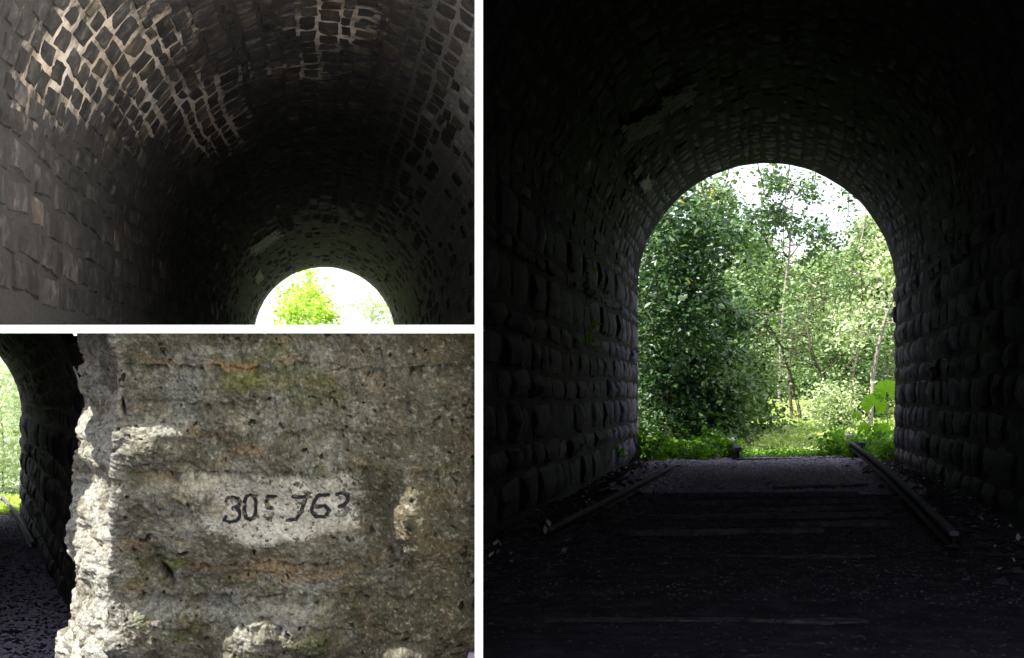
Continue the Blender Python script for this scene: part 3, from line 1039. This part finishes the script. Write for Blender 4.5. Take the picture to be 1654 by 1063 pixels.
def rough_beam(name, label, a, b, w, h, seed, cat='sleeper', group=None, lift=0.0):
    rr = np.random.RandomState(seed)
    a, b = np.array(a), np.array(b)
    n, ring = 14, 8
    d = (b - a) / np.linalg.norm(b - a)
    sd = np.cross(d, [0, 0, 1])
    V = []
    prof = [(-.5, 0), (-.5, .75), (-.4, .97), (0, 1), (.4, .97), (.5, .75), (.5, 0), (0, -.1)]
    for i in range(n):
        s = i / (n - 1)
        p = a * (1 - s) + b * s
        k = 0.86 if i in (0, n - 1) else 1.0
        for (x, z) in prof:
            V.append(p + sd * (x * w * k + rr.uniform(-.02, .02)) + np.array([0, 0, z * h * (1 + rr.uniform(-.18, .12))]))
    V = np.array(V)
    Fq = [[i * ring + j, i * ring + (j + 1) % ring, (i + 1) * ring + (j + 1) % ring, (i + 1) * ring + j] for i in range(n - 1) for j in range(ring)]
    Fq += [list(range(ring))[::-1], [(n - 1) * ring + j for j in range(ring)]]
    me = bpy.data.meshes.new(name)
    me.from_pydata((V - a).tolist(), [], Fq)
    o = link(name, me, M['wood'])
    o.location = a
    return tag(o, label, cat, group)


SLP = [  # (left u, right u, v, tilt) of the sleepers and what marks each one out
    (1215, 1362, 731, 3, 'sleeper furthest out, among the weeds in the sunlit mouth of the dark tunnel'),
    (1190, 1362, 744, -2, 'second sleeper from the forest, just inside the tunnel mouth'),
    (1252, 1398, 790, -5, 'short raised sleeper first behind the strip of grey ballast'),
    (1110, 1385, 802, -2, 'flush sleeper second behind the strip of grey ballast'),
    (1095, 1405, 815, -4, 'flush sleeper third behind the strip of grey ballast'),
    (1185, 1415, 826, -6, 'flush sleeper fourth behind the strip of grey ballast'),
    (1050, 1425, 838, -7, 'flush sleeper fifth behind the strip of grey ballast'),
    (1285, 1432, 850, -3, 'short split sleeper sixth behind the strip of grey ballast'),
    (1015, 1330, 864, -4, 'worn sleeper last of the close rows behind the strip of grey ballast'),
    (1085, 1410, 906, -3, 'half buried sleeper past the near end of the long loose rail'),
    (880, 1400, 1012, 2, 'half buried sleeper nearest the viewer on the dark tunnel floor'),
]
for i, (ul, ur, v, tl, lab) in enumerate(SLP):
    h = 0.022 if i < 9 else 0.012
    zb = -0.03 if i < 9 else -0.055
    a, b = fl(ul, v - tl / 2, zb), fl(ur, v + tl / 2, zb)
    rough_beam('railway_sleeper', lab, a, b, 0.1 + 0.012 * (i % 4), h + 0.03, 50 + i, group='sleepers of the lifted track')


def scatter_pebbles(name, n, xy, size, seed, mat, zoff=0.0, kind_attr=False):
    rr = np.random.RandomState(seed)
    ico = np.array([(1, 0, 0), (-1, 0, 0), (0, 1, 0), (0, -1, 0), (0, 0, 1), (0, 0, -.6)], float)
    tri = np.array([(0, 2, 4), (2, 1, 4), (1, 3, 4), (3, 0, 4), (2, 0, 5), (1, 2, 5), (3, 1, 5), (0, 3, 5)])
    px, py = xy(rr, n)
    z = ground_z(px, py)
    sz = size * rr.uniform(0.4, 1.0, n) ** 1.5 * 1.6
    ang = rr.uniform(0, 6.28, n)
    V = ico[None] * (1 + rr.uniform(-.35, .35, (n, 6, 3))) * sz[:, None, None] * np.array([1, 0.8, 0.45])
    ca, sa = np.cos(ang)[:, None], np.sin(ang)[:, None]
    X = V[..., 0] * ca - V[..., 1] * sa + px[:, None]
    Y = V[..., 0] * sa + V[..., 1] * ca + py[:, None]
    Z = V[..., 2] + (z + sz * 0.2 + zoff)[:, None]
    VV = np.stack([X, Y, Z], -1).reshape(-1, 3)
    FF = (tri[None] + 6 * np.arange(n)[:, None, None]).reshape(-1, 3)
    return link(name, fast_mesh(name, VV, FF), mat)


def tun_xy(t_lo, t_hi, half, power=1.0):
    def f(rr, n):
        t = t_lo + (t_hi - t_lo) * rr.uniform(0, 1, n) ** power
        x = rr.uniform(-half, half, n)
        p = t[:, None] * RT.a + x[:, None] * RT.l
        return p[:, 0], p[:, 1]
    return f


def edge_xy(rr, n):
    t = rr.uniform(7, 28, n)
    x = np.sign(rr.uniform(-1, 1, n)) * (2.25 - np.abs(rr.normal(0, 0.35, n)))
    p = t[:, None] * RT.a + x[:, None] * RT.l
    return p[:, 0], p[:, 1]


tag(scatter_pebbles('ballast_gravel', 18000, tun_xy(19, 29.5, 2.0), 0.035, 61, M['pebble']), 'strip of grey ballast stones at the mouth of the dark tunnel', 'gravel', kind='stuff')
tag(scatter_pebbles('floor_gravel', 14000, tun_xy(6.5, 29, 2.3), 0.016, 62, M['darkpebble']), 'loose dark gravel over the dark tunnel floor', 'gravel', kind='stuff')
tag(scatter_pebbles('track_gravel', 12000, tun_xy(20, 9.0, 2.1, 1.7), 0.011, 66, M['bluepebble']), 'blue grey gravel between the sleepers of the dark tunnel', 'gravel', kind='stuff')
tag(scatter_pebbles('edge_rubble', 1500, edge_xy, 0.055, 63, M['darkpebble']), 'broken stones along the foot of the dark tunnel walls', 'rubble', kind='stuff')


def left_xy(rr, n):
    y = rr.uniform(15, 38, n)
    u_ = rr.uniform(-20, 130, n)
    return (u_ - 827) / F * y, y


tag(scatter_pebbles('passage_gravel', 9000, left_xy, 0.03, 64, M['pebble']), 'dark loose gravel on the ground of the lower left passage', 'gravel', kind='stuff')

# ------------------------------------------------------------------ vegetation
LEAF = np.array([(0, 0, 0), (-.26, .28, .07), (-.22, .66, .06), (0, 1, -.04), (.22, .66, .06), (.26, .28, .07)], float)
LEAF_F = np.array([(0, 3, 2, 1), (0, 5, 4, 3)])


def leaf_cloud(pos, size, rr, up=0.35, droop=0.2, tint=None, width=1.0, outward=None):
    n = len(pos)
    d = rr.normal(size=(n, 3))
    d[:, 2] = d[:, 2] * 0.6 - droop
    if outward is not None:
        d += outward
    d /= np.linalg.norm(d, axis=1)[:, None]
    nm = rr.normal(size=(n, 3)) * (1 - up)
    nm[:, 2] += up * 2
    sd = np.cross(d, nm)
    sd /= np.linalg.norm(sd, axis=1)[:, None] + 1e-9
    nm = np.cross(sd, d)
    sz = size * rr.uniform(0.55, 1.25, n)
    L = LEAF * np.array([width, 1, 1])
    V = (L[None, :, 0:1] * sd[:, None] + L[None, :, 1:2] * d[:, None] + L[None, :, 2:3] * nm[:, None]) * sz[:, None, None] + pos[:, None]
    Fq = (LEAF_F[None] + 6 * np.arange(n)[:, None, None]).reshape(-1, 4)
    tn = rr.uniform(0, 1, n) if tint is None else tint
    return V.reshape(-1, 3), Fq, np.repeat(tn, 6)


def tubes(lines, sides=6):
    VV, FF, off = [], [], 0
    for pts, rad in lines:
        pts = np.asarray(pts, float)
        m = len(pts)
        tan = np.gradient(pts, axis=0)
        tan /= np.linalg.norm(tan, axis=1)[:, None] + 1e-9
        ref = np.where(np.abs(tan[:, 2:3]) > 0.9, np.array([[1.0, 0, 0]]), np.array([[0, 0, 1.0]]))
        a = np.cross(tan, ref)
        a /= np.linalg.norm(a, axis=1)[:, None] + 1e-9
        b = np.cross(tan, a)
        an = np.linspace(0, 2 * math.pi, sides, endpoint=False)
        ringv = pts[:, None] + np.asarray(rad)[:, None, None] * (np.cos(an)[None, :, None] * a[:, None] + np.sin(an)[None, :, None] * b[:, None])
        VV.append(ringv.reshape(-1, 3))
        for i in range(m - 1):
            for j in range(sides):
                FF.append((off + i * sides + j, off + i * sides + (j + 1) % sides, off + (i + 1) * sides + (j + 1) % sides, off + (i + 1) * sides + j))
        off += m * sides
    return np.concatenate(VV), np.array(FF)


def wander(p0, d, length, n, rr, wob=0.12, sag=0.0):
    pts = [np.array(p0, float)]
    d = np.array(d, float)
    d /= np.linalg.norm(d)
    for i in range(n):
        d = d + rr.normal(size=3) * wob
        d[2] -= sag / n
        d /= np.linalg.norm(d)
        pts.append(pts[-1] + d * length / n)
    return np.array(pts)


def plant(name, label, cat, base, height, spread, leaf, n_leaf, mat, seed, bark='darkbark', trunk_r=0.07, start=0.35, limbs=9, lean=(0, 0),
          sigma=0.22, up=0.35, squash=1.0, group=None, stems=1, parts=0, tint_bias=0.0, width=1.0, bias=(0, 0, 0), twigs=5):
    rr = np.random.RandomState(seed)
    base = np.array(base, float)
    root = thing(name, label, cat, tuple(base), 0, group)
    trunk_lines, br_lines, anchors = [], [], []
    for sidx in range(stems):
        off = np.array([rr.uniform(-.3, .3), rr.uniform(-.3, .3), 0]) * (0 if stems == 1 else spread * 0.6)
        dirv = np.array([lean[0] + rr.normal() * .06, lean[1] + rr.normal() * .06, 1.0]) + off * 0.5
        tr = wander(off + np.array([0, 0, -0.15]), dirv, height * 0.92, 10, rr, 0.07 if name != 'thin_tree' else 0.15)
        rad = trunk_r * np.linspace(1, 0.25, len(tr))
        trunk_lines.append((tr, rad))
        for k in range(limbs):
            f = start + (1 - start) * (k + rr.uniform(0, 1)) / limbs
            i = min(int(f * 10), 9)
            p0 = tr[i] + (tr[i + 1] - tr[i]) * (f * 10 - i)
            az = rr.uniform(0, 2 * math.pi)
            el = rr.uniform(0.0, 0.8)
            dd = np.array([math.cos(az), math.sin(az), el]) + np.array(bias)
            ln = spread * rr.uniform(0.6, 1.1) * (1 - 0.45 * max(f - 0.5, 0))
            lb = wander(p0, dd, ln, 6, rr, 0.16, 0.25)
            br_lines.append((lb, trunk_r * 0.42 * np.linspace(1, 0.2, 7)))
            for m in range(twigs):
                j = rr.randint(2, 7)
                tw = wander(lb[j], rr.normal(size=3) * 0.6 + (lb[6] - lb[0]) / ln, ln * 0.38, 3, rr, 0.2, 0.15)
                br_lines.append((tw, trunk_r * 0.14 * np.linspace(1, 0.3, 4)))
                anchors += list(tw[1:])
            anchors.append(lb[6])
        anchors.append(tr[-1])
    anchors = np.array(anchors)
    clump_t = rr.uniform(-0.25, 0.25, len(anchors))
    pick = rr.randint(len(anchors), size=n_leaf)
    pos = anchors[pick] + rr.normal(size=(n_leaf, 3)) * sigma * np.array([1, 1, squash])
    pos[:, 2] = np.maximum(pos[:, 2], 0.03)
    tint = np.clip(rr.uniform(0, 1, n_leaf) * 0.8 + 0.1 + clump_t[pick] + tint_bias, 0, 0.97)
    V, Fq = tubes(trunk_lines, 7)
    link('trunk', fast_mesh('trunk', V, Fq, True), M[bark], root)
    V, Fq = tubes(br_lines, 5)
    link('branches', fast_mesh('branches', V, Fq, True), M[bark], root)
    if parts:
        # the leaves nearest the viewer as pieces of their own
        wy = pos[:, 1] + base[1]
        order = np.argsort(wy)
        sel, rest = order[:parts], order[parts:]
        lv, lf, lt = leaf_cloud(np.zeros((5, 3)), leaf * 1.35, np.random.RandomState(seed + 1), up, 0.2, np.array([.25, .4, .55, .7, .995]), width)
        lms = []
        for q in range(5):
            mm = fast_mesh('leaf', lv[q * 6:q * 6 + 6], LEAF_F, False, {'tint': lt[q * 6:q * 6 + 6]})
            mm.materials.append(M[mat])
            lms.append(mm)
        for i in sel:
            o = bpy.data.objects.new('leaf', lms[rr.choice(5, p=[.275, .265, .245, .2, .015])])
            C.objects.link(o)
            o.parent = root
            o.location = pos[i]
            o.rotation_euler = (rr.uniform(-.5, .5), rr.uniform(-.5, .5), rr.uniform(0, 6.28))
            o.scale = (rr.uniform(.7, 1.2),) * 3
        pos, tint = pos[rest], tint[rest]
    V, Fq, tn = leaf_cloud(pos, leaf, rr, up, 0.2, tint, width)
    tag(link('crown', fast_mesh('crown', V, Fq, False, {'tint': tn}), M[mat], root), kind='stuff')
    return root


def gbase(u, d, x=None):
    x = (u - 827) / F * d if x is None else x
    z = float(ground_z(np.array([x]), np.array([float(d)]))[0])
    return (x, d, z)


def hgt(v, d, base):
    return EYE - (v - HZ) / F * d - base[2]


def tree_at(u, v_top, d, *a, **k):
    b = gbase(u, d)
    return b, hgt(v_top, d, b)


# forest beyond the dark tunnel
FOREST = [
    # u, v_top, d, spread m, leaf, n, material, bark, label
    (1135, 320, 50, 2.0, 0.19, 8000, 'leaf_mid', 'darkbark', 'leafy tree behind the left bushes beyond the dark tunnel'),
    (1205, 360, 53, 1.8, 0.19, 7600, 'leaf_mid', 'bark', 'mid green tree left of the forest gap, behind the grassy clearing'),
    (1262, 400, 56, 1.8, 0.19, 7600, 'leaf_bright', 'bark', 'low bright tree at the back of the clearing, under the open sky'),
    (1318, 370, 54, 1.7, 0.19, 8000, 'leaf_bright', 'bark', 'bright leaved tree right of the forest gap, at the back'),
    (1372, 330, 50, 1.8, 0.19, 8400, 'leaf_bright', 'bark', 'tall bright tree behind the round bush at the right'),
    (1432, 310, 47, 1.6, 0.19, 7200, 'leaf_mid', 'bark', 'tall tree closest to the right jamb of the dark tunnel'),
]
for i, (u, vt, d, sp, lf, n, mt, bk, lab) in enumerate(FOREST):
    b = gbase(u, d)
    plant('forest_tree', lab, 'tree', b, hgt(vt, d, b), sp, lf, n, mt, 200 + i, bk, 0.08, 0.12, 14, sigma=0.3, group='forest trees beyond the dark tunnel')
b = gbase(1262, 44)
plant('slender_tree', 'slender sparse tree with thin pale trunk against the white sky', 'tree', b, hgt(250, 44, b), 1.45, 0.14, 2600, 'leaf_glossy', 231,
      'bark', 0.06, 0.62, 12, sigma=0.16)
b = gbase(1405, 37)
plant('leaning_tree', 'leaning tree with bare forked pale trunk beside the right jamb', 'tree', b, hgt(330, 37, b), 1.2, 0.13, 2600, 'leaf_bright', 232,
      'bark', 0.075, 0.45, 9, lean=(0.04, 0), sigma=0.2)
b = gbase(1335, 41)
plant('forked_tree', 'thin dark stemmed tree in the middle of the forest gap', 'tree', b, hgt(400, 41, b), 1.1, 0.12, 2200, 'leaf_mid', 233,
      'darkbark', 0.05, 0.4, 9, sigma=0.2)
THIN = [
    (1190, 250, 46, 1.6, 2400, 'leaf_mid', 'darkbark', 'open crowned tree above the left bushes, just under the arch crown'),
    (1325, 255, 47, 1.7, 2800, 'leaf_mid', 'bark', 'open crowned tree right of the slender tree, near the arch crown'),
    (1385, 285, 43, 1.4, 2000, 'leaf_bright', 'bark', 'open crowned tree under the right shoulder of the dark arch'),
    (1100, 280, 40, 1.3, 1500, 'leaf_glossy', 'darkbark', 'dark open tree under the left shoulder of the dark arch'),
    (1285, 420, 39, 1.0, 500, 'leaf_mid', 'darkbark', 'bare many stemmed sapling left of the thin dark stemmed tree'),
    (1362, 400, 38, 1.1, 600, 'leaf_mid', 'darkbark', 'bare many stemmed sapling left of the leaning tree'),
]
for i, (u, vt, d, sp, n, mt, bk, lab) in enumerate(THIN):
    b = gbase(u, d)
    plant('thin_tree', lab, 'tree', b, hgt(vt, d, b), sp, 0.13, n, mt, 420 + i, bk, 0.05, 0.35, 13, sigma=0.16, stems=2 if i > 3 else 1, group='thin trees beyond the dark tunnel')
BUSH = [
    (1385, 520, 40, 0.95, 0.11, 9000, 'leaf_mid', 'big rounded bush at the right of the grassy clearing'),
    (1300, 600, 46, 1.0, 0.1, 6000, 'leaf_mid', 'low grey green bush at the back of the clearing'),
    (1235, 585, 47, 1.0, 0.1, 6000, 'leaf_bright', 'pale bush behind the left end of the clearing'),
    (1350, 625, 37, 0.6, 0.1, 3000, 'leaf_bright', 'small bright bush at the foot of the rounded bush'),
    (1195, 560, 36, 0.8, 0.13, 5000, 'leaf_mid', 'leafy bush leaning over the left edge of the clearing'),
    (1075, 440, 33, 1.0, 0.16, 9000, 'leaf_glossy', 'dark glossy bush hard against the left jamb of the dark tunnel'),
    (1130, 470, 35.5, 1.1, 0.16, 9500, 'leaf_glossy', 'dark glossy bush second from the left jamb'),
    (1165, 590, 33, 0.6, 0.14, 3500, 'leaf_mid', 'low broad leaved bush in front of the dark glossy bushes'),
]
for i, (u, vt, d, sp, lf, n, mt, lab) in enumerate(BUSH):
    b = gbase(u, d)
    plant('bush', lab, 'bush', b, hgt(vt, d, b), sp, lf, n, mt, 260 + i, 'darkbark', 0.04, 0.05, 12, sigma=0.22, stems=2,
          group='bushes beyond the dark tunnel')
b = gbase(1036, 30.6)
plant('broad_leaved_tree', 'dark broad leaved tree with yellowing leaves overhanging the left of the dark tunnel mouth', 'tree', b, hgt(290, 30.6, b), 1.9, 0.14, 7500,
      'leaf_glossy', 291, 'darkbark', 0.03, 0.4, 18, lean=(0.03, 0.05), sigma=0.3, parts=220, width=1.15, bias=(0.8, -0.1, 0.0))


def ground_cover(name, label, cat, n, xy, leaf, mat, seed, hmax, up=0.5):
    rr = np.random.RandomState(seed)
    x, y = xy(rr, n)
    h = hmax(x, y, rr)
    if name == 'creeping_weeds':          # patchy towards the tunnel
        k = fbm(np.stack([x * 1.6, y * 0.9, 0 * x + seed], -1), 4) + (y - 28.6) * 0.22 > -0.02
        x, y, h = x[k], y[k], h[k]
        n = len(x)
    pos = np.stack([x, y, ground_z(x, y) + h * rr.uniform(0.05, 1, n)], -1)
    V, Fq, tn = leaf_cloud(pos, leaf, rr, up, 0.0)
    return tag(link(name, fast_mesh(name, V, Fq, False, {'tint': tn}), M[mat]), label, cat, kind='stuff')


def uv_xy(u0, u1, d0, d1, p=1.0):
    def f(rr, n):
        d = d0 + (d1 - d0) * rr.uniform(0, 1, n) ** p
        u_ = rr.uniform(u0, u1, n)
        return (u_ - 827) / F * d, d
    return f


def bumpy(amp, lo=0.03):
    def f(x, y, rr):
        return lo + amp * np.clip(fbm(np.stack([x * 1.4, y * 1.0, 0 * x], -1), 3) + 0.45, 0, 1.2)
    return f


ground_cover('clearing_grass', 'sunlit grass of the clearing beyond the dark tunnel', 'grass', 26000, uv_xy(1080, 1460, 30.5, 48, 0.8), 0.11, 'grass', 301, bumpy(0.14))
ground_cover('creeping_weeds', 'bright green weeds creeping in at the left of the tunnel mouth', 'weeds', 9000, uv_xy(1030, 1200, 25.6, 31), 0.085, 'herb', 302, bumpy(0.42))
ground_cover('creeping_weeds', 'bright green weeds creeping in at the right of the tunnel mouth', 'weeds', 6000, uv_xy(1340, 1450, 27.6, 33), 0.085, 'herb', 303, bumpy(0.55))
ground_cover('creeping_weeds', 'low green weeds between the rail stubs', 'weeds', 2600, uv_xy(1190, 1370, 29.0, 31.5), 0.07, 'herb', 304, bumpy(0.06))
ground_cover('leaf_litter', 'scattered pale dry litter on the dark tunnel floor', 'litter', 420, lambda rr, n: edge_xy(rr, n), 0.07, 'litter', 305, lambda x, y, rr: 0.05 + 0 * x, 0.9)
ground_cover('leaf_litter', 'scattered dry litter on the ground of the lower left passage', 'litter', 160, left_xy, 0.12, 'litter', 306, lambda x, y, rr: 0.05 + 0 * x, 0.9)


def backdrop(rr, n):
    d = rr.uniform(60, 72, n)
    u_ = rr.uniform(1000, 1500, n)
    return (u_ - 827) / F * d, d


ground_cover('distant_wood', 'mass of far foliage closing the view beyond the dark tunnel', 'wood', 30000, backdrop, 0.26, 'leaf_mid', 307,
             lambda x, y, rr: 5.2 + 1.2 * fbm(np.stack([x * 0.5, y * 0.2, 0 * x], -1), 3), 0.35)


CLUMP = [
    (1052, 27.6, 0.62, 'leafy weed clump at the very foot of the left jamb of the dark tunnel'),
    (1085, 28.3, 0.5, 'leafy weed clump second from the left jamb, on the threshold'),
    (1120, 28.0, 0.42, 'low weed clump third from the left jamb, on the threshold'),
    (1158, 28.8, 0.55, 'leafy weed clump just left of the left rail stub'),
    (1352, 29.4, 0.5, 'fern like clump behind the far end of the long loose rail'),
    (1408, 28.6, 0.6, 'leafy weed clump under the fan leaved plant'),
    (1432, 27.8, 0.45, 'leafy weed clump at the very foot of the right jamb'),
]
for i, (u, d, h, lab) in enumerate(CLUMP):
    plant('weed_clump', lab, 'weeds', gbase(u, d), h, 0.36, 0.11, 420, 'herb', 470 + i, 'darkbark', 0.008, 0.1, 6, sigma=0.08, stems=4, twigs=3,
          group='weed clumps on the threshold')


def fan_plant():
    d = 29.2
    b = np.array(gbase(1432, d))
    t = thing('fan_leaved_plant', 'yellow green plant with huge round fan leaves at the right jamb', 'plant', tuple(b))
    rr = np.random.RandomState(77)
    specs = [((1412, 652), 0.24, 0.15), ((1431, 632), 0.24, -0.3), ((1396, 692), 0.13, 0.3), ((1426, 694), 0.15, -0.2), ((1384, 672), 0.1, 0.4)]
    for k, ((u, v), rad, tilt) in enumerate(specs):
        c = P(u, v, d - 0.1 * k) - b
        n = 30
        ang = np.linspace(-2.8, 2.8, n)
        V = [(0, 0, 0)]
        for ring, f in enumerate((0.5, 1.0)):
            for i, a in enumerate(ang):
                fold = 0.06 * rad * (1 if i % 2 else -1) * (f ** 0.5)
                rr_ = rad * f * (1 + 0.05 * math.sin(i * 2.1)) * (1 if (i % 2 or ring == 0) else 0.96)
                V.append((math.sin(a) * rr_, fold - 0.22 * rad * f * f, -math.cos(a) * rr_ * 0.9))
        Fq = []
        me = bpy.data.meshes.new('leaf')
        faces = [(0, 1 + i, 2 + i) for i in range(n - 1)] + [(1 + i, 1 + n + i, 2 + n + i, 2 + i) for i in range(n - 1)]
        me.from_pydata(V, [], faces)
        at = me.attributes.new('tint', 'FLOAT', 'POINT')
        at.data.foreach_set('value', np.clip(rr.uniform(0.2, 0.9, len(V)), 0, 1).astype(np.float32))
        o = link('leaf', me, M['fan'], t)
        o.location = c
        o.rotation_euler = (rr.uniform(-.5, .1), math.pi + tilt, rr.uniform(-.3, .3))
        st = np.array([(0, 0, 0), c * np.array([0.3, 0.3, 0.6]) + [0.05, 0.1, 0], c + [0, 0.03, 0]])
        sv, sf = tubes([(st, [0.014, 0.011, 0.008])], 5)
        link('stalk', fast_mesh('stalk', sv, sf, True), M['fan'], t)


fan_plant()


def vine(name, label, u, v0, v1, d, seed, n_leaf=60):
    rr = np.random.RandomState(seed)
    top = P(u, v0, d)
    t = thing(name, label, 'vine', tuple(top))
    ln = (v1 - v0) / F * d
    pts = wander((0, 0, 0), (0.05, 0, -1), ln, 12, rr, 0.06)
    V, Fq = tubes([(pts, np.linspace(0.012, 0.006, 13))], 5)
    link('stem', fast_mesh('stem', V, Fq, True), M['darkbark'], t)
    n = n_leaf
    pos = pts[rr.randint(0, 13, n)] + rr.normal(size=(n, 3)) * 0.11
    V, Fq, tn = leaf_cloud(pos, 0.1, rr, 0.3)
    tag(link('leaves', fast_mesh('leaves', V, Fq, False, {'tint': tn}), M['leaf_mid'], t), kind='stuff')


vine('hanging_vine', 'thin dark vine hanging down the middle of the tunnel mouth', 1275, 255, 440, 28.6, 81)
vine('hanging_vine', 'short leafy vine hanging from the crown of the tunnel mouth, left of the long vine', 1222, 250, 320, 28.6, 82)

vine('hanging_vine', 'leafy vine trailing at the left shoulder of the dark arch', 1128, 270, 345, 28.7, 83, 130)
vine('hanging_vine', 'leafy vine trailing just left of the arch crown, above the broad leaved tree', 1178, 255, 330, 28.8, 84, 150)
vine('hanging_vine', 'leafy vine trailing right of the arch crown', 1318, 260, 330, 28.8, 85, 130)
vine('hanging_vine', 'short leafy vine at the right shoulder of the dark arch', 1372, 290, 350, 28.7, 86, 110)
vine('hanging_vine', 'thin leafy vine between the crown vine and the long vine', 1247, 250, 300, 28.6, 87, 80)

# pale sunlit leaves beyond the upper tunnel
LIME = [
    (445, 450, 55, 1.5, 0.2, 4200, 'leaf_lime', 'lime green tree at the left edge of the bright upper arch'),
    (500, 435, 60, 1.5, 0.2, 1700, 'leaf_lime', 'sparse pale tree left of the middle of the bright upper arch'),
    (570, 455, 64, 1.8, 0.2, 2600, 'leaf_pale', 'washed out pale tree in the middle of the bright upper arch'),
    (640, 435, 59, 1.6, 0.2, 2200, 'leaf_pale', 'washed out pale tree at the right edge of the bright upper arch'),
]
for i, (u, vt, d, sp, lf, n, mt, lab) in enumerate(LIME):
    b = gbase(u, d)
    plant('sunlit_tree', lab, 'tree', b, hgt(vt, d, b), sp, lf, n, mt, 330 + i, 'bark', 0.05, 0.5, 10, sigma=0.25, group='pale trees beyond the upper tunnel')
PALE = [
    (5, 560, 47, 1.3, 0.16, 6000, 'leaf_pale', 'washed out mint green bush filling the bright mouth of the lower left passage'),
    (40, 600, 50, 1.3, 0.16, 5000, 'leaf_pale', 'pale bush behind the right jamb of the lower left passage'),
]
for i, (u, vt, d, sp, lf, n, mt, lab) in enumerate(PALE):
    b = gbase(u, d)
    plant('pale_bush', lab, 'bush', b, hgt(vt, d, b), sp, lf, n, mt, 350 + i, 'bark', 0.04, 0.05, 12, sigma=0.3, stems=2, group='pale bushes beyond the lower left passage')
ground_cover('passage_grass', 'bright yellow green grass at the mouth of the lower left passage', 'grass', 4000, uv_xy(-30, 70, 38.2, 44), 0.12, 'leaf_lime', 360, bumpy(0.1))


def ivy(label, u, v0, v1, seed):
    rr = np.random.RandomState(seed)
    pts = np.array([RT.hit(u + 3 * math.sin(i), v0 + (v1 - v0) * i / 7, 0.16) for i in range(8)])
    t = thing('ivy_sprig', label, 'ivy', tuple(pts[-1]))
    V, Fq = tubes([(pts - pts[-1], np.full(8, 0.006))], 4)
    link('stem', fast_mesh('stem', V, Fq, True), M['darkbark'], t)
    n = 34
    pos = (pts - pts[-1])[rr.randint(0, 8, n)] + rr.normal(size=(n, 3)) * 0.07 + RT.l * 0.05
    V, Fq, tn = leaf_cloud(pos, 0.09, rr, 0.3)
    tag(link('leaves', fast_mesh('leaves', V, Fq, False, {'tint': tn}), M['herb'], t), kind='stuff')


ivy('thin ivy sprig clinging to the left wall inside the dark tunnel', 946, 430, 560, 401)
ivy('small green ivy tuft low on the left jamb of the dark tunnel', 1000, 705, 735, 402)
